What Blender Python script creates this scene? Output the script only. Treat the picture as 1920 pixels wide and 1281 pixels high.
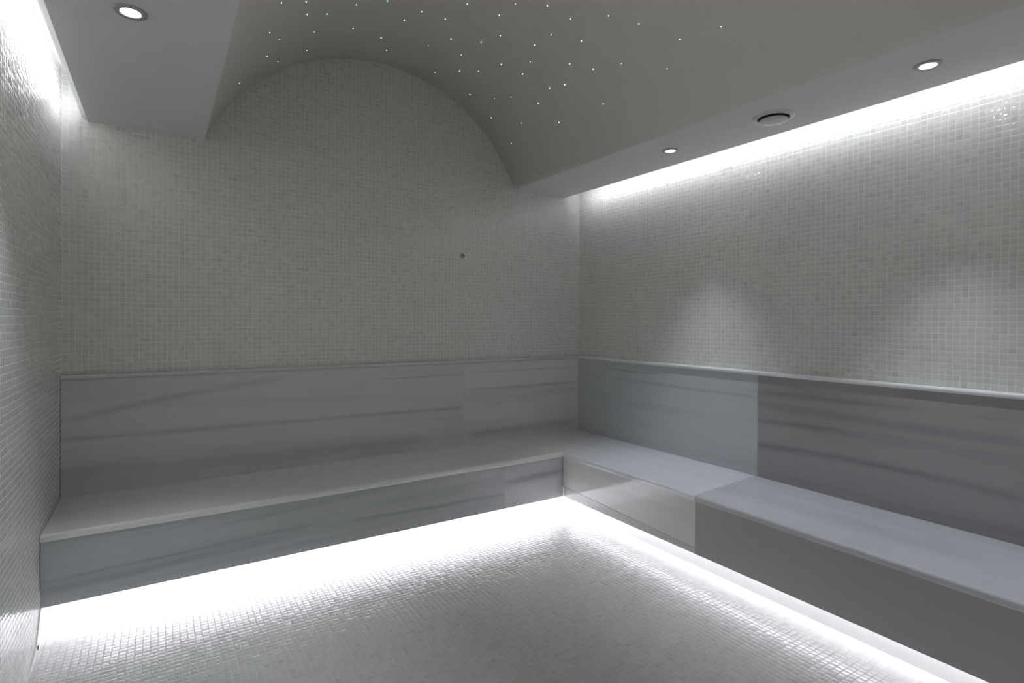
import bpy, bmesh, math, random
from mathutils import Vector, Matrix

for o in list(bpy.data.objects):
    bpy.data.objects.remove(o)
SC = bpy.context.scene
COL = SC.collection

# ---------------------------------------------------------------- dimensions
W = 3.231           # room width: left wall x=-W, right wall x=0
YF = -4.60          # wall behind the camera (back wall is y=0)
ZC = 2.274          # underside of the side soffits
ZCOVE = 2.50        # top of the light coves
DB, DR = 0.563, 0.596       # bench depth along the back / right wall
ZS, ZK = 0.44, 0.147        # seat top, underside of the front panels
KB, KR = 0.185, 0.175       # how far the plinths are set back
ZCAP = 1.031
GL, GR = 0.085, 0.152       # widths of the left / right cove slots
VX, VZ, VR = -1.62657, 1.85899, 1.08276   # barrel vault axis and radius

# ---------------------------------------------------------------- camera
cam_data = bpy.data.cameras.new('camera')
cam = bpy.data.objects.new('camera', cam_data)
COL.objects.link(cam)
right = Vector((0.84032927, -0.54205419, 0.0048965))
up = Vector((-0.000700346, 0.00794721, 0.99996818))
fwd = Vector((0.54207586, 0.84030595, -0.00629865))
M = Matrix((right, up, -fwd)).transposed().to_4x4()
M.translation = Vector((-2.83024, -3.39553, 1.30282))
cam.matrix_world = M
cam_data.sensor_fit = 'HORIZONTAL'
cam_data.sensor_width = 36.0
cam_data.lens = 1024.09 / 1920 * 36.0
cam_data.shift_y = -(640.5 - 608.69) / 1920
cam_data.clip_start = 0.01
SC.camera = cam

# ---------------------------------------------------------------- view, world
SC.view_settings.view_transform = 'Standard'
SC.view_settings.look = 'None'
SC.view_settings.gamma = 1.0
SC.view_settings.use_curve_mapping = False
SC.view_settings.exposure = 0.76
SC.cycles.max_bounces = 14
SC.cycles.diffuse_bounces = 8
SC.cycles.glossy_bounces = 5
SC.cycles.caustics_reflective = True
world = bpy.data.worlds.new('world')
SC.world = world
world.use_nodes = True
world.node_tree.nodes['Background'].inputs[0].default_value = (0.0, 0.0, 0.0, 1)
world.node_tree.nodes['Background'].inputs[1].default_value = 0.0

# ---------------------------------------------------------------- LED strips (area lights inside coves and toe recess)
COOL = (0.92, 0.91, 1.0)
def strip(name, a, b, width, power, direction=(0, 0, -1), color=COOL, spread=180):
    """thin rectangular light from a to b facing `direction`; power in W per metre"""
    a, b = Vector(a), Vector(b)
    L = (b - a).length
    d = bpy.data.lights.new(name, 'AREA')
    d.shape = 'RECTANGLE'
    d.size = L
    d.size_y = width
    d.energy = power * L
    d.color = color
    d.spread = math.radians(spread)
    o = bpy.data.objects.new(name, d)
    COL.objects.link(o)
    x = (b - a).normalized()
    z = -Vector(direction).normalized()
    z = (z - x * z.dot(x)).normalized()
    y = z.cross(x)
    m = Matrix((x, y, z)).transposed().to_4x4()
    m.translation = (a + b) / 2
    o.matrix_world = m
    return o

P_FLOOR_B, P_FLOOR_R, P_COVE_R, P_COVE_L = 3.3, 0.82, 0.74, 1.10
# under the benches: fixed to the back of the front panels, just above their lower edge
strip('led_strip_under_back_bench', (-W + 0.12, -DB + 0.036, ZK + 0.016), (-DR + 0.06, -DB + 0.036, ZK + 0.016), 0.012, P_FLOOR_B, (0, 0.95, -0.3))
strip('led_strip_under_right_bench', (-DR + KR - 0.022, -DB + 0.10, ZK - 0.008), (-DR + KR - 0.022, YF + 0.1, ZK - 0.008), 0.012, P_FLOOR_R, (0, 0, -1))
# in the coves: fixed to the back of the soffit edge, facing the wall
strip('led_strip_right_cove', (-GR + 0.004, -0.12, ZC + 0.014), (-GR + 0.004, YF + 0.1, ZC + 0.014), 0.02, P_COVE_R, (1, 0, 0))
strip('led_strip_left_cove', (-W + GL - 0.008, -0.07, ZC + 0.060), (-W + GL - 0.008, YF + 0.1, ZC + 0.060), 0.012, P_COVE_L, (-1, 0, 0))
E_LENS = 26.0
P_DOWN = 25.0         # W of each downlight's beam       # radiance of the downlight lenses

# ---------------------------------------------------------------- node helpers
class NT:
    def __init__(s, name):
        s.m = bpy.data.materials.new(name)
        s.m.use_nodes = True
        s.t = s.m.node_tree
        s.b = s.t.nodes['Principled BSDF']
    def n(s, kind, **kw):
        x = s.t.nodes.new(kind)
        for k, v in kw.items():
            setattr(x, k, v)
        return x
    def put(s, sock, v):
        if isinstance(v, bpy.types.NodeSocket):
            s.t.links.new(v, sock)
        elif isinstance(v, (tuple, list)) and len(v) == 3 and sock.type == 'RGBA':
            sock.default_value = (*v, 1)
        else:
            sock.default_value = v
    def math(s, op, a, b=None, c=None, clamp=False):
        x = s.n('ShaderNodeMath', operation=op, use_clamp=clamp)
        for i, v in enumerate((a, b, c)):
            if v is not None:
                s.put(x.inputs[i], v)
        return x.outputs[0]
    def vmath(s, op, a, b=None, scale=None):
        x = s.n('ShaderNodeVectorMath', operation=op)
        s.put(x.inputs[0], a)
        if b is not None:
            s.put(x.inputs[1], b)
        if scale is not None:
            s.put(x.inputs['Scale'], scale)
        return x.outputs['Value'] if op in ('DOT_PRODUCT', 'LENGTH') else x.outputs['Vector']
    def comb(s, x, y, z):
        c = s.n('ShaderNodeCombineXYZ')
        for i, v in enumerate((x, y, z)):
            s.put(c.inputs[i], v)
        return c.outputs[0]
    def mix(s, f, a, b, blend='MIX'):
        x = s.n('ShaderNodeMix', data_type='RGBA', blend_type=blend)
        s.put(x.inputs[0], f); s.put(x.inputs[6], a); s.put(x.inputs[7], b)
        return x.outputs[2]
    def smooth(s, v, lo, hi, a=0.0, b=1.0):
        x = s.n('ShaderNodeMapRange', interpolation_type='SMOOTHSTEP')
        for i, q in enumerate((v, lo, hi, a, b)):
            s.put(x.inputs[i], q)
        return x.outputs[0]
    def lin(s, v, lo, hi, a=0.0, b=1.0):
        x = s.n('ShaderNodeMapRange')
        for i, q in enumerate((v, lo, hi, a, b)):
            s.put(x.inputs[i], q)
        return x.outputs[0]
    def noise(s, vec, scale, detail=2, rough=0.5, dist=0.0):
        x = s.n('ShaderNodeTexNoise')
        s.put(x.inputs['Vector'], vec)
        x.inputs['Scale'].default_value = scale
        x.inputs['Detail'].default_value = detail
        x.inputs['Roughness'].default_value = rough
        x.inputs['Distortion'].default_value = dist
        return x.outputs[0]

def srgb(r, g, b):
    f = lambda c: (c / 255 / 12.92) if c / 255 <= 0.04045 else ((c / 255 + 0.055) / 1.055) ** 2.4
    return (f(r), f(g), f(b))

def plain(name, color, rough=0.5, metallic=0.0, spec=0.5, bump=0.0, bscale=80):
    k = NT(name)
    pos = k.n('ShaderNodeTexCoord').outputs['Object']
    nz = k.noise(pos, 6.0, 4, 0.6)
    k.put(k.b.inputs['Base Color'], k.mix(nz, tuple(c * 0.95 for c in color), tuple(min(1, c * 1.05) for c in color)))
    k.b.inputs['Roughness'].default_value = rough
    k.b.inputs['Metallic'].default_value = metallic
    k.b.inputs['Specular IOR Level'].default_value = spec
    if bump:
        bp = k.n('ShaderNodeBump')
        bp.inputs['Strength'].default_value = bump
        bp.inputs['Distance'].default_value = 0.002
        k.put(bp.inputs['Height'], k.noise(pos, bscale, 3, 0.6))
        k.put(k.b.inputs['Normal'], bp.outputs[0])
    return k.m

def emit(name, color, strength):
    k = NT(name)
    k.b.inputs['Base Color'].default_value = (0.8, 0.8, 0.8, 1)
    k.b.inputs['Emission Color'].default_value = (*color, 1)
    k.b.inputs['Emission Strength'].default_value = strength
    return k.m

# ---------------------------------------------------------------- glass mosaic
PITCH = 0.0254
def mosaic(name, ua, va, u0, v0, tile_col, grout_col, tilt=0.03, rough=0.10, contrast=0.12, spec=0.5):
    """small square glass tiles with pale grout; ua / va = axes (0,1,2) of the surface"""
    k = NT(name)
    pos = k.n('ShaderNodeNewGeometry').outputs['Position']
    sep = k.n('ShaderNodeSeparateXYZ'); k.put(sep.inputs[0], pos)
    # hand-laid sheets: the grid wanders a little
    wob = k.noise(pos, 2.6, 2, 0.5)
    wob2 = k.noise(k.vmath('ADD', pos, (7.3, 2.1, 4.4)), 2.6, 2, 0.5)
    U = k.math('ADD', k.math('DIVIDE', k.math('SUBTRACT', sep.outputs[ua], u0), PITCH), k.math('MULTIPLY', k.math('SUBTRACT', wob, 0.5), 0.5))
    V = k.math('ADD', k.math('DIVIDE', k.math('SUBTRACT', sep.outputs[va], v0), PITCH), k.math('MULTIPLY', k.math('SUBTRACT', wob2, 0.5), 0.5))
    iu, iv = k.math('FLOOR', U), k.math('FLOOR', V)
    cell = k.comb(iu, iv, 0.0)
    wn = k.n('ShaderNodeTexWhiteNoise', noise_dimensions='3D'); k.put(wn.inputs['Vector'], cell)
    rs = k.n('ShaderNodeSeparateColor'); k.put(rs.inputs[0], wn.outputs['Color'])
    wn2 = k.n('ShaderNodeTexWhiteNoise', noise_dimensions='3D'); k.put(wn2.inputs['Vector'], k.vmath('ADD', cell, (31.7, 11.2, 5.5)))
    rs2 = k.n('ShaderNodeSeparateColor'); k.put(rs2.inputs[0], wn2.outputs['Color'])
    r1, r2, r3 = rs.outputs
    s1, s2, s3 = rs2.outputs
    fu = k.math('SUBTRACT', k.math('SUBTRACT', U, iu), 0.5)
    fv = k.math('SUBTRACT', k.math('SUBTRACT', V, iv), 0.5)
    # each tile sits slightly off its place
    fu = k.math('ADD', fu, k.math('MULTIPLY', k.math('SUBTRACT', s1, 0.5), 0.05))
    fv = k.math('ADD', fv, k.math('MULTIPLY', k.math('SUBTRACT', s2, 0.5), 0.05))
    # rounded square distance
    h, rad = 0.435, 0.09
    dx = k.math('MAXIMUM', k.math('SUBTRACT', k.math('ABSOLUTE', fu), h - rad), 0.0)
    dy = k.math('MAXIMUM', k.math('SUBTRACT', k.math('ABSOLUTE', fv), h - rad), 0.0)
    d = k.math('SQRT', k.math('ADD', k.math('MULTIPLY', dx, dx), k.math('MULTIPLY', dy, dy)))
    mask = k.smooth(d, rad + 0.02, rad - 0.02)          # 1 on tile, 0 on grout
    # colour: each tile its own tone, a few clearly darker or lighter, streaky glass
    streak = k.noise(k.vmath('ADD', k.vmath('MULTIPLY', pos, (160, 160, 160)), k.vmath('SCALE', wn.outputs['Color'], scale=40.0)), 1.0, 2, 0.6)
    odd = k.smooth(s3, 0.90, 0.99)
    val = k.math('ADD', 1.0 - contrast * 0.5, k.math('MULTIPLY', r3, contrast))
    val = k.math('SUBTRACT', val, k.math('MULTIPLY', odd, contrast * 0.6))
    val = k.math('ADD', val, k.math('MULTIPLY', k.math('SUBTRACT', streak, 0.5), 0.22))
    tcol = k.vmath('SCALE', k.n('ShaderNodeRGB').outputs[0], scale=val)
    rgb = [n for n in k.t.nodes if n.bl_idname == 'ShaderNodeRGB'][-1]
    rgb.outputs[0].default_value = (*tile_col, 1)
    gn = k.noise(pos, 9.0, 3, 0.6)
    gcol = k.mix(gn, tuple(c * 0.86 for c in grout_col), tuple(min(1, c * 1.1) for c in grout_col))
    k.put(k.b.inputs['Base Color'], k.mix(mask, gcol, tcol))
    k.put(k.b.inputs['Roughness'], k.lin(mask, 0, 1, 0.75, rough))
    k.b.inputs['Specular IOR Level'].default_value = spec
    # normal: random tilt per tile + gently pillowed glass with rounded rims
    def slope(f, r):
        f2 = k.math('MULTIPLY', f, 2.0)
        p = k.math('MULTIPLY', k.math('POWER', k.math('ABSOLUTE', f2), 6.0), k.math('SIGN', f2))
        sl = k.math('ADD', k.math('MULTIPLY', k.math('SUBTRACT', r, 0.5), tilt * 2), k.math('MULTIPLY', f, 0.05))
        sl = k.math('ADD', sl, k.math('MULTIPLY', p, 0.32))
        return k.math('MULTIPLY', sl, mask)
    axes = [(1, 0, 0), (0, 1, 0), (0, 0, 1)]
    N = k.n('ShaderNodeNewGeometry').outputs['Normal']
    off = k.vmath('ADD', k.vmath('SCALE', axes[ua], scale=slope(fu, r1)), k.vmath('SCALE', axes[va], scale=slope(fv, r2)))
    k.put(k.b.inputs['Normal'], k.vmath('NORMALIZE', k.vmath('ADD', N, off)))
    return k.m

TILE = (0.68, 0.695, 0.655)
GROUT = (0.80, 0.81, 0.77)
M_BACK = mosaic('glass_mosaic_back', 0, 2, 0.0, ZCAP, TILE, GROUT)
M_SIDE = mosaic('glass_mosaic_side', 1, 2, 0.0, ZCAP, TILE, GROUT)
M_FLOOR = mosaic('glass_mosaic_floor', 0, 1, -DR + KR, -DB + KB, (0.57, 0.575, 0.555), (0.53, 0.535, 0.515), tilt=0.02, rough=0.19, spec=0.6)

# ---------------------------------------------------------------- marble
def marble(name, ua, va, veins, seed, base=(0.62, 0.625, 0.63), slant=0.0, streak=0.16, rough=0.10):
    """polished banded marble; veins = (a, b, c, u_min, u_max, width, depth): v = a + b u + c u^2"""
    k = NT(name)
    pos = k.n('ShaderNodeNewGeometry').outputs['Position']
    sep = k.n('ShaderNodeSeparateXYZ'); k.put(sep.inputs[0], pos)
    U, V = sep.outputs[ua], sep.outputs[va]
    wob = k.math('MULTIPLY', k.math('SUBTRACT', k.noise(k.comb(k.math('MULTIPLY', U, 2.2), k.math('MULTIPLY', V, 5.0), seed * 3.1), 1.0, 4, 0.6), 0.5), 0.05)
    Vw = k.math('ADD', k.math('ADD', V, wob), k.math('MULTIPLY', U, -slant))
    n1 = k.noise(k.comb(k.math('MULTIPLY', U, 0.55), k.math('MULTIPLY', Vw, 14.0), seed * 1.7), 1.0, 5, 0.55)
    n2 = k.noise(k.comb(k.math('MULTIPLY', U, 0.9), k.math('MULTIPLY', Vw, 55.0), seed * 2.9 + 5), 1.0, 3, 0.5)
    n3 = k.noise(k.comb(k.math('MULTIPLY', U, 1.6), k.math('MULTIPLY', V, 3.0), seed * 0.7 + 9), 1.0, 3, 0.5)
    dark = k.math('MULTIPLY', k.smooth(n1, 0.45, 0.75), streak)
    dark = k.math('ADD', dark, k.math('MULTIPLY', k.math('MULTIPLY', k.smooth(n2, 0.56, 0.78), k.smooth(n1, 0.40, 0.6)), streak * 0.6))
    dark = k.math('ADD', dark, k.math('MULTIPLY', k.math('SUBTRACT', n3, 0.5), 0.10))
    Vv = k.math('ADD', V, k.math('MULTIPLY', wob, 0.35))
    for i, (a, b, c, u0, u1, w, s) in enumerate(veins):
        z0 = k.math('ADD', k.math('MULTIPLY', k.math('ADD', k.math('MULTIPLY', U, c), b), U), a)
        t = k.math('DIVIDE', k.math('SUBTRACT', Vv, z0), w)
        g = k.math('POWER', 2.71828, k.math('MULTIPLY', k.math('MULTIPLY', t, t), -0.5))
        e = k.math('MULTIPLY', k.smooth(U, u0 - 0.12, u0 + 0.10), k.smooth(U, u1 + 0.12, u1 - 0.10))
        mod = k.lin(k.noise(k.comb(k.math('MULTIPLY', U, 3.0), k.math('MULTIPLY', V, 20.0), seed + i * 4.3), 1.0, 2, 0.5), 0.3, 0.7, 0.55, 1.15)
        dark = k.math('ADD', dark, k.math('MULTIPLY', k.math('MULTIPLY', g, e), k.math('MULTIPLY', mod, s)))
    dark = k.math('MINIMUM', k.math('MAXIMUM', dark, -0.1), 0.7)
    col = k.mix(dark, base, (base[0] * 0.10, base[1] * 0.105, base[2] * 0.12))
    k.put(k.b.inputs['Base Color'], col)
    k.b.inputs['Roughness'].default_value = rough
    k.b.inputs['Specular IOR Level'].default_value = 0.5
    return k.m

VEINS = {
'BP1': [(0.8685, -0.1797, -0.0615, -3.233, -2.2401, 0.012, 0.22), (0.6795, -0.0223, -0.0035, -3.233, -1.0516, 0.008, 0.3), (0.3377, -0.1275, -0.0209, -3.233, -1.3662, 0.055, 0.22), (0.9245, -0.0037, 0.0, -1.5999, -1.0736, 0.004, 0.25)],
'BP2': [(0.8199, -0.0032, 0.0, -1.0313, -0.0598, 0.005, 0.3), (0.9377, -0.0024, 0.0, -1.0065, -0.0607, 0.005, 0.2), (0.5059, 0.0027, 0.0, -1.0044, -0.0575, 0.022, 0.3)],
'RB1': [(0.9539, 0.008, 0.0, -0.8968, -0.3745, 0.004, 0.3), (0.8858, 0.0041, 0.0, -1.5782, -0.4597, 0.007, 0.25)],
'RB2': [(0.9011, -0.0095, 0.0, -2.3016, -1.6005, 0.012, 0.2), (0.9067, 0.0644, 0.0152, -2.6973, -1.585, 0.015, 0.25), (0.6995, -0.0369, 0.0, -1.9772, -1.5954, 0.008, 0.2), (0.3496, -0.2643, -0.0608, -2.696, -1.5804, 0.013, 0.3)],
'RS2': [(-0.3274, 0.0659, 0.0301, -2.6292, -1.5828, 0.06, 0.15)],
'BF1': [(0.3357, 0.0271, 0.0, -3.2276, -2.1989, 0.006, 0.25), (0.3158, 0.0335, 0.0, -3.2276, -2.3551, 0.014, 0.18), (0.2089, -0.025, 0.0, -1.9882, -1.0398, 0.007, 0.22), (0.4642, 0.0425, 0.0, -2.58, -1.875, 0.006, 0.15)],
'BF2': [(0.3161, 0.0121, 0.0, -1.0402, -0.6049, 0.016, 0.35)],
}
M_SOFFIT = plain('soffit_paint', (0.78, 0.78, 0.775), 0.75, spec=0.25, bump=0.05)
M_VAULT = plain('vault_paint', (0.86, 0.81, 0.76), 0.8, spec=0.2, bump=0.05)
M_PLINTH = plain('white_marble_plinth', (0.80, 0.80, 0.80), 0.2)
M_CORE = plain('masonry', (0.6, 0.6, 0.6), 0.8)
M_WHITE = plain('white_enamel', (0.66, 0.66, 0.66), 0.35)
M_DARK = plain('dark_gap', (0.015, 0.015, 0.015), 0.8)
M_STEEL = plain('brushed_steel', (0.62, 0.62, 0.60), 0.22, metallic=1.0)
M_ALU = plain('grey_aluminium', (0.40, 0.40, 0.42), 0.35, metallic=0.2)
M_JOINT = plain('brown_joint', (0.30, 0.20, 0.17), 0.8)
M_LENS = emit('downlight_lens', (1.0, 0.975, 0.94), E_LENS)
M_STAR = emit('star_white', (0.85, 1.0, 0.92), 3.0)
M_STARD = emit('star_dim', (0.85, 1.0, 0.9), 1.5)
M_STARG = emit('star_green', (0.25, 1.0, 0.45), 4.0)

# ---------------------------------------------------------------- mesh helpers
def link(name, bm, mats, parent=None, loc=None, smooth=False):
    """one mesh object; bm is in world coordinates and is moved to be relative to its origin"""
    origin = Vector(loc) if loc is not None else (parent.location.copy() if parent is not None else Vector((0, 0, 0)))
    bmesh.ops.recalc_face_normals(bm, faces=bm.faces[:])
    if not isinstance(mats, (list, tuple)):
        mats = [mats]
    for v in bm.verts:
        v.co -= origin
    me = bpy.data.meshes.new(name)
    bm.to_mesh(me); bm.free()
    for m in mats:
        me.materials.append(m)
    if smooth:
        for p in me.polygons:
            p.use_smooth = True
    o = bpy.data.objects.new(name, me)
    COL.objects.link(o)
    if parent is not None:
        o.parent = parent
        pw = parent.get('_o')
        o.location = (0, 0, 0)
    else:
        o.location = origin
    return o

def sub(name, bm, mats, parent, root, smooth=False):
    o = link(name, bm, mats, None, root.location, smooth)
    o.parent = parent
    o.location = (0, 0, 0)
    return o

def box(bm, x0, x1, y0, y1, z0, z1, bevel=0.0, seg=2):
    vs = [bm.verts.new((x, y, z)) for x in (x0, x1) for y in (y0, y1) for z in (z0, z1)]
    idx = [(0, 1, 3, 2), (4, 6, 7, 5), (0, 4, 5, 1), (2, 3, 7, 6), (0, 2, 6, 4), (1, 5, 7, 3)]
    fs = [bm.faces.new([vs[i] for i in f]) for f in idx]
    bmesh.ops.recalc_face_normals(bm, faces=fs)
    if bevel:
        es = list({e for f in fs for e in f.edges})
        bmesh.ops.bevel(bm, geom=es, offset=bevel, segments=seg, profile=0.5, affect='EDGES')
    return fs

def prism(bm, pts, axis, a, b):
    """extrude polygon; axis 'y': pts are (x,z); 'x': (y,z); 'z': (x,y)"""
    def P(p, t):
        return {'y': (p[0], t, p[1]), 'x': (t, p[0], p[1]), 'z': (p[0], p[1], t)}[axis]
    va = [bm.verts.new(P(p, a)) for p in pts]
    vb = [bm.verts.new(P(p, b)) for p in pts]
    n = len(pts)
    sides = [bm.faces.new((va[i], va[(i + 1) % n], vb[(i + 1) % n], vb[i])) for i in range(n)]
    caps = [bm.faces.new(va), bm.faces.new(list(reversed(vb)))]
    return sides, caps, va, vb

def lathe(bm, prof, c, axis='z', n=40, sx=1.0):
    """revolve (radius, height) about the z (down positive = -z) or y axis at c"""
    rings = []
    for r, h in prof:
        ring = []
        if r < 1e-6:
            p = {'z': (c[0], c[1], c[2] + h), 'y': (c[0], c[1] + h, c[2])}[axis]
            ring = [bm.verts.new(p)]
        else:
            for i in range(n):
                t = 2 * math.pi * i / n
                a, b = r * math.cos(t), r * math.sin(t)
                ring.append(bm.verts.new({'z': (c[0] + a, c[1] + b, c[2] + h), 'y': (c[0] + a, c[1] + h, c[2] + b)}[axis]))
        rings.append(ring)
    for A, B in zip(rings, rings[1:]):
        for i in range(n):
            j = (i + 1) % n
            if len(A) == 1 and len(B) == 1:
                continue
            if len(A) == 1:
                bm.faces.new((A[0], B[j], B[i]))
            elif len(B) == 1:
                bm.faces.new((A[i], A[j], B[0]))
            else:
                bm.faces.new((A[i], A[j], B[j], B[i]))

def structure(name, bm, mats, loc=None, label=None, smooth=False):
    o = link(name, bm, mats, None, loc, smooth)
    o['kind'] = 'structure'
    return o

def thing(name, loc, label, cat, group=None):
    o = bpy.data.objects.new(name, None)
    o.empty_display_size = 0.05
    COL.objects.link(o)
    o.location = loc
    o['label'] = label; o['category'] = cat
    if group:
        o['group'] = group
    return o

# ---------------------------------------------------------------- room shell
T = 0.12
ZTOP = 3.10
bm = bmesh.new(); box(bm, -W - T, T, YF - T, T, -T, 0.0); structure('floor', bm, M_FLOOR)
bm = bmesh.new(); box(bm, -W, 0, 0.0, T, 0.0, ZTOP); structure('wall_back', bm, M_BACK)
bm = bmesh.new(); box(bm, 0.0, T, YF - T, T, 0.0, ZTOP); structure('wall_right', bm, M_SIDE)
bm = bmesh.new(); box(bm, -W - T, -W, YF - T, T, 0.0, ZTOP); structure('wall_left', bm, M_SIDE)
bm = bmesh.new(); box(bm, -W, 0, YF - T, YF, 0.0, ZTOP); structure('wall_front', bm, M_BACK)

# ceiling: two flat soffits with cove slots along the walls and a barrel vault between them
ang = math.asin((ZC - VZ) / VR)
arc = []
NA = 72
for i in range(NA + 1):
    t = math.pi - ang - (math.pi - 2 * ang) * i / NA
    arc.append((VX + VR * math.cos(t), VZ + VR * math.sin(t)))
xl, xr = -W + GL, -GR
prof = [(-W, ZCOVE), (xl - 0.004, ZCOVE), (xl - 0.004, ZC + 0.016), (xl + 0.018, ZC)]
n0 = len(prof)
prof += arc
n1 = len(prof)
prof += [(xr - 0.002, ZC), (xr, ZC + 0.002), (xr, ZCOVE), (0.0, ZCOVE), (0.0, ZTOP), (-W, ZTOP)]
bm = bmesh.new()
sides, caps, va, vb = prism(bm, prof, 'y', 0.0, YF)
for i in range(n0, n1 - 1):
    sides[i].material_index = 1
    sides[i].smooth = True
structure('ceiling', bm, [M_SOFFIT, M_VAULT])

# white scribe piece and low skirting on the left wall
bm = bmesh.new()
prism(bm, [(-DB + KB, 0.0), (-DB + KB, ZK - 0.002), (-DB + 0.003, ZK - 0.002), (-0.65, 0.049), (-0.75, 0.016), (-1.0, 0.012), (YF, 0.012), (YF, 0.0)], 'x', -W, -W + 0.005)
sk = structure('baseboard_left', bm, M_PLINTH)
bm = bmesh.new(); 
for i in range(1):
    vs = [bm.verts.new((-W + 0.0055, -0.634 + 0.005 * math.cos(a), 0.029 + 0.009 * math.sin(a))) for a in [2 * math.pi * j / 16 for j in range(16)]]
    f = bm.faces.new(vs)
    r = bmesh.ops.extrude_face_region(bm, geom=[f])
    for v in r['geom']:
        if isinstance(v, bmesh.types.BMVert):
            v.co.x += 0.0015
o = link('screw_cap', bm, M_DARK, None); o.parent = sk

# ---------------------------------------------------------------- marble benches
G = 0.0004          # half joint
BT = 0.020          # backrest thickness
FT = 0.020          # front panel thickness
ST = 0.030          # seat thickness

def seat(pts, front_idx, mat, name, parent):
    """slab from a plan polygon; front_idx = index of the polygon edge with the rounded nosing"""
    bm = bmesh.new()
    sides, caps, va, vb = prism(bm, pts, 'z', ZS - ST, ZS)
    bmesh.ops.recalc_face_normals(bm, faces=bm.faces[:])
    i = front_idx; j = (i + 1) % len(pts)
    et = bm.edges.get((vb[i], vb[j])); eb = bm.edges.get((va[i], va[j]))
    bmesh.ops.bevel(bm, geom=[et], offset=0.012, segments=6, profile=0.5, affect='EDGES')
    eb = [e for e in bm.edges if e.is_valid and all(abs(v.co.z - (ZS - ST)) < 1e-6 for v in e.verts)
          and all((v.co.xy - Vector(pts[i])).length < 1e-4 or (v.co.xy - Vector(pts[j])).length < 1e-4 for v in e.verts)]
    bmesh.ops.bevel(bm, geom=eb, offset=0.006, segments=4, profile=0.5, affect='EDGES')
    return link(name, bm, mat, parent)

def cap(pts_fn, length_a, length_b, axis, mat, parent, name='backrest_cap'):
    bm = bmesh.new()
    d, h = 0.034, 0.024     # depth and height of the rounded capping
    p = [(0, ZCAP - h), (0, ZCAP)]
    for i in range(9):
        t = math.pi / 2 * (1 - i / 8 * 2)
        p.append((d - h / 2 + h / 2 * math.cos(t), ZCAP - h / 2 + h / 2 * math.sin(t)))
    p = [pts_fn(a, z) for a, z in p]
    prism(bm, p, axis, length_a, length_b)
    return link(name, bm, mat, parent)

# ---- bench along the back wall
E = 0.0016          # clearance to the walls
bb = thing('corner_bench', (-0.9, -0.9, 0.0), 'L-shaped banded grey marble bench with backrest along the back and right walls', 'bench')
xi = -DR
OV = 0.008
bm = bmesh.new(); box(bm, -W + E, -E, -DB + KB, -E, 0.0, ZK + 0.05); link('plinth', bm, M_PLINTH, bb)
bm = bmesh.new(); box(bm, -W + E, -E, -DB + OV + FT, -E, ZK + 0.05, ZS - ST); link('core', bm, M_CORE, bb)
mBS = marble('marble_back_seat', 0, 1, [], 3, base=(0.80, 0.80, 0.79), streak=0.10)
seat([(-W + E, -E), (-W + E, -DB), (-DR - G, -DB), (-E - G, -E)], 1, mBS, 'seat_slab', bb)
xj = -1.0465
bm = bmesh.new(); box(bm, -W + E, xj - G, -DB + OV, -DB + OV + FT, ZK, ZS - ST); link('front_panel', bm, marble('marble_back_front_long', 0, 2, VEINS['BF1'], 11, base=(0.49, 0.505, 0.52), slant=0.03), bb)
bm = bmesh.new(); box(bm, xj + G, xi + OV - G, -DB + OV, -DB + OV + FT, ZK, ZS - ST); link('front_panel', bm, marble('marble_back_front_short', 0, 2, VEINS['BF2'], 17, base=(0.55, 0.55, 0.57)), bb)
xj = -1.052
ZB = ZCAP - 0.024
bm = bmesh.new(); box(bm, -W + E, xj - G, -BT, -E, ZS, ZB); link('backrest_panel', bm, marble('marble_back_rest_long', 0, 2, VEINS['BP1'], 23, base=(0.65, 0.655, 0.66), slant=-0.03, streak=0.10, rough=0.38), bb)
bm = bmesh.new(); box(bm, xj + G, -E, -BT, -E, ZS, ZB); link('backrest_panel', bm, marble('marble_back_rest_short', 0, 2, VEINS['BP2'], 29, base=(0.70, 0.70, 0.70), streak=0.16, rough=0.38), bb)
mCAP = marble('marble_cap_back', 0, 1, [], 31, base=(0.64, 0.64, 0.64), streak=0.06)
cap(lambda a, z: (-a - E, z), -W + E, -E, 'x', mCAP, bb)

# ---- bench along the right wall
br = bb
bm = bmesh.new(); box(bm, -DR + KR, -E, YF + E, -DB + KB, 0.0, ZK + 0.05); link('plinth', bm, M_PLINTH, br)
bm = bmesh.new(); box(bm, -DR + OV + FT, -E, YF + E, -DB + OV + FT, ZK + 0.05, ZS - ST); link('core', bm, M_CORE, br)
YS = (-1.56, -1.612)    # seat joint, at the wall and at the nosing
mRS1 = marble('marble_right_seat_corner', 1, 0, [(-0.13, 0.0, 0.0, -1.3, -0.5, 0.004, 0.15)], 37, base=(0.78, 0.79, 0.84), streak=0.08)
mRS2 = marble('marble_right_seat', 1, 0, VEINS['RS2'], 41, base=(0.60, 0.61, 0.65), streak=0.12, rough=0.025)
mRS3 = marble('marble_right_seat_near', 1, 0, [], 43, base=(0.60, 0.61, 0.64), streak=0.12)
seat([(-E, -E - G), (-DR, -DB - G), (-DR, YS[1] + G), (-E, YS[0] + G)], 1, mRS1, 'seat_slab', br)
seat([(-E, YS[0] - G), (-DR, YS[1] - G), (-DR, -3.15 + G), (-E, -3.15 + G)], 1, mRS2, 'seat_slab', br)
seat([(-E, -3.15 - G), (-DR, -3.15 - G), (-DR, YF + E), (-E, YF + E)], 1, mRS3, 'seat_slab', br)
fx0, fx1 = -DR + OV, -DR + OV + FT
yj = -1.611
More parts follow.
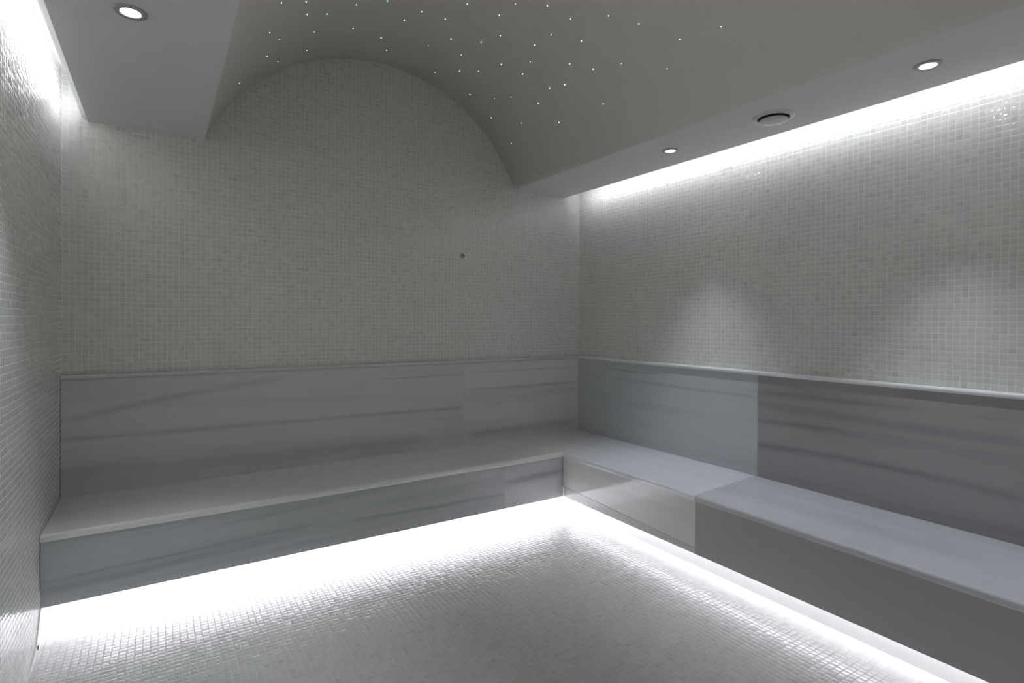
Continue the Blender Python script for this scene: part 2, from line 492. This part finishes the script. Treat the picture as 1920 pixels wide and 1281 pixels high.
# corner front panel: cut on a slant along its foot, with a tapering strip filling the gap
mRF1 = marble('marble_right_front_corner', 1, 2, [], 47, base=(0.72, 0.71, 0.71), streak=0.10)
bm = bmesh.new(); prism(bm, [(-DB + OV - G, ZS - ST), (-DB + OV - G, 0.2155), (yj + G, 0.1765), (yj + G, ZS - ST)], 'x', fx0, fx1); link('front_panel', bm, mRF1, br)
bm = bmesh.new(); prism(bm, [(-DB + OV - G, 0.2125), (-DB + OV - G, ZK), (yj + G, ZK), (yj + G, 0.1740)], 'x', fx0 + 0.0005, fx1); 
o = link('filler_strip', bm, marble('marble_strip', 1, 2, [], 53, base=(0.64, 0.61, 0.61), streak=0.08), br); o['label'] = 'tapering pale marble strip along the foot of the corner panel'
bm = bmesh.new(); prism(bm, [(-DB + OV - G, 0.2155), (-DB + OV - G, 0.2125), (yj + G, 0.1740), (yj + G, 0.1765)], 'x', fx0 + 0.0015, fx1); link('joint', bm, M_JOINT, br)
mRF2 = marble('marble_right_front', 1, 2, [], 59, base=(0.43, 0.42, 0.405), streak=0.06)
bm = bmesh.new(); box(bm, fx0, fx1, -3.15, yj - G, ZK, ZS - ST); link('front_panel', bm, mRF2, br)
bm = bmesh.new(); box(bm, fx0, fx1, YF + E, -3.151, ZK, ZS - ST); link('front_panel', bm, mRF2, br)
yb = -1.577
bm = bmesh.new(); box(bm, -BT, -E, yb + G, -BT, ZS, ZB); link('backrest_panel', bm, marble('marble_right_rest_corner', 1, 2, VEINS['RB1'], 61, base=(0.56, 0.575, 0.60), streak=0.12, rough=0.38), br)
bm = bmesh.new(); box(bm, -BT, -E, -3.12, yb - G, ZS, ZB); link('backrest_panel', bm, marble('marble_right_rest', 1, 2, VEINS['RB2'], 67, base=(0.36, 0.36, 0.362), slant=-0.01, streak=0.2, rough=0.38), br)
bm = bmesh.new(); box(bm, -BT, -E, YF + E, -3.121, ZS, ZB); link('backrest_panel', bm, marble('marble_right_rest_near', 1, 2, [], 71, base=(0.52, 0.525, 0.53), streak=0.2, rough=0.38), br)
cap(lambda a, z: (-a - E, z), -0.036, YF + E, 'y', marble('marble_cap_right', 1, 0, [], 73, base=(0.82, 0.82, 0.84), streak=0.06), br)

# ---------------------------------------------------------------- downlights
def downlight(x, y, label):
    root = thing('recessed_downlight', (x, y, ZC), label, 'ceiling light', 'recessed downlights')
    c = (x, y, ZC)
    bm = bmesh.new()
    lathe(bm, [(0.0465, 0.0), (0.0465, -0.003), (0.044, -0.0055), (0.040, -0.006), (0.030, -0.0055), (0.0262, -0.0035), (0.0262, 0.0)], c, n=48)
    link('trim_ring', bm, M_ALU, root, smooth=True)
    bm = bmesh.new()
    lathe(bm, [(0.0255, -0.0002), (0.0255, -0.0018), (0.022, -0.0022), (0.0, -0.0026)], c, n=40)
    link('lens', bm, M_LENS, root, smooth=True)
    d = bpy.data.lights.new('downlight_beam', 'SPOT')
    d.shadow_soft_size = 0.009; d.energy = P_DOWN; d.color = (0.88, 0.92, 1.0)
    d.spot_size = math.radians(62); d.spot_blend = 1.0
    lo = bpy.data.objects.new('downlight_beam', d); COL.objects.link(lo)
    lo.location = (x, y, ZC - 0.011)
    return root
downlight(-2.908, -1.286, 'round downlight in the left soffit, top left of the room')
downlight(-0.398, -1.273, 'round downlight in the right soffit, nearest the back corner')
downlight(-0.402, -2.510, 'round downlight in the right soffit, between the air vent and the camera')
downlight(-2.908, -2.510, 'unseen round downlight added for fill light in the left soffit, above the camera')  # this one and the next two are out of view, added to help fill the room
downlight(-2.908, -3.750, 'unseen round downlight added for fill light in the left soffit, behind the camera')
downlight(-0.402, -3.750, 'unseen round downlight added for fill light in the right soffit, behind the camera')

# ---------------------------------------------------------------- air vent
c = (-0.396, -1.890, ZC)
v = thing('air_vent', c, 'round white air valve in the right soffit between two downlights', 'vent')
bm = bmesh.new()
lathe(bm, [(0.092, 0.0), (0.092, -0.003), (0.088, -0.006), (0.075, -0.010), (0.072, -0.010), (0.069, -0.004), (0.069, 0.0)], c, n=56)
link('frame', bm, M_WHITE, v, smooth=True)
bm = bmesh.new(); lathe(bm, [(0.069, -0.001), (0.0, -0.001)], c, n=48); link('throat', bm, M_DARK, v)
bm = bmesh.new()
lathe(bm, [(0.0, -0.004), (0.02, -0.005), (0.02, -0.012), (0.058, -0.014), (0.062, -0.017), (0.062, -0.021), (0.059, -0.0235), (0.03, -0.0255), (0.0, -0.026)], c, n=48)
link('valve_disc', bm, M_WHITE, v, smooth=True)

# ---------------------------------------------------------------- steam nozzle
c = (-1.0547, 0.0, 1.756)
s = thing('steam_nozzle', c, 'small round steel steam nozzle on the back wall right of centre', 'nozzle')
bm = bmesh.new(); lathe(bm, [(0.019, 0.0), (0.019, -0.002), (0.016, -0.004), (0.012, -0.0045), (0.012, 0.0)], c, 'y', 32); link('escutcheon', bm, M_STEEL, s, smooth=True)
bm = bmesh.new(); lathe(bm, [(0.0125, -0.003), (0.0125, -0.014), (0.011, -0.018), (0.006, -0.020), (0.006, -0.012)], c, 'y', 28); nb = link('nozzle_body', bm, M_STEEL, s, smooth=True)
bm = bmesh.new(); lathe(bm, [(0.0065, -0.0125), (0.0, -0.0125)], c, 'y', 20); orifice = link('orifice', bm, M_DARK, s); orifice.parent = nb

# ---------------------------------------------------------------- fibre-optic stars in the vault
STARS = [(-2.411, -0.987, 'w'), (-2.283, -0.841, 'w'), (-2.246, -0.691, 'w'), (-2.138, -0.624, 'g'), (-2.01, -0.682, 'w'), (-1.867, -0.726, 'g'), (-1.664, -0.689, 'w'), (-1.712, -0.566, 'w'), (-1.531, -0.699, 'w'), (-1.5, -0.893, 'w'), (-1.339, -0.946, 'w'), (-2.413, -0.715, 'w'), (-2.339, -0.525, 'd'), (-2.155, -0.435, 'd'), (-1.945, -0.408, 'w'), (-1.758, -0.325, 'g'), (-1.425, -0.555, 'w'), (-1.255, -0.82, 'w'), (-1.294, -0.674, 'g'), (-2.141, -0.197, 'w'), (-1.676, -0.191, 'w'), (-1.494, -0.39, 'd'), (-1.314, -0.47, 'd'), (-2.372, -0.378, 'w'), (-2.288, -0.18, 'd'), (-1.339, -0.156, 'd'), (-1.249, -0.319, 'w'), (-1.178, -0.438, 'w'), (-1.132, -0.632, 'w'), (-1.101, -0.185, 'w'), (-1.006, -0.344, 'd'), (-0.967, -0.482, 'd'), (-0.931, -0.177, 'w'), (-0.781, -0.201, 'd'), (-2.487, -0.276, 'w'), (-1.327, -1.081, 'd'), (-1.221, -1.208, 'w'), (-1.11, -1.253, 'd'), (-1.03, -1.442, 'w'), (-0.944, -1.555, 'w'), (-1.105, -1.085, 'd'), (-1.007, -1.214, 'w'), (-1.111, -0.943, 'w'), (-0.832, -1.703, 'g'), (-0.809, -1.904, 'd'), (-1.058, -0.825, 'd'), (-0.953, -1.052, 'w'), (-0.887, -1.17, 'w'), (-0.854, -1.35, 'd'), (-0.773, -1.576, 'd'), (-1.03, -0.707, 'w'), (-0.909, -0.809, 'w'), (-0.89, -0.931, 'g'), (-0.878, -0.654, 'w'), (-0.762, -1.112, 'w'), (-0.838, -0.411, 'd'), (-0.772, -0.725, 'g')]
star_mesh = {}
for kind, mat, r in (('w', M_STAR, 0.0021), ('d', M_STARD, 0.0020), ('g', M_STARG, 0.0025)):
    bm = bmesh.new()
    lathe(bm, [(r, 0.0006), (r, -0.0006), (r * 0.75, -0.0014), (r * 0.4, -0.0019), (0.0, -0.0021)], (0, 0, 0), n=10)
    bmesh.ops.recalc_face_normals(bm, faces=bm.faces[:])
    me = bpy.data.meshes.new('star_light')
    bm.to_mesh(me); bm.free(); me.materials.append(mat)
    star_mesh[kind] = me
STAR_LABEL = {'w': 'tiny bright white fibre-optic star light set in the barrel vault',
              'd': 'tiny faint fibre-optic star light set in the barrel vault',
              'g': 'tiny green fibre-optic star light set in the barrel vault'}
STAR_GROUP = {'w': 'bright white stars in the vault', 'd': 'faint stars in the vault', 'g': 'green stars in the vault'}
for x, y, kind in STARS:
    o = bpy.data.objects.new('star_light', star_mesh[kind])
    COL.objects.link(o)
    dx = x - VX
    z = VZ + math.sqrt(VR * VR - dx * dx)
    nrm = Vector((dx, 0, z - VZ)).normalized()
    o.location = (x, y, z)
    o.rotation_euler = (0, math.atan2(nrm.x, nrm.z), 0)
    o['label'] = STAR_LABEL[kind]; o['category'] = 'star light'; o['group'] = STAR_GROUP[kind]
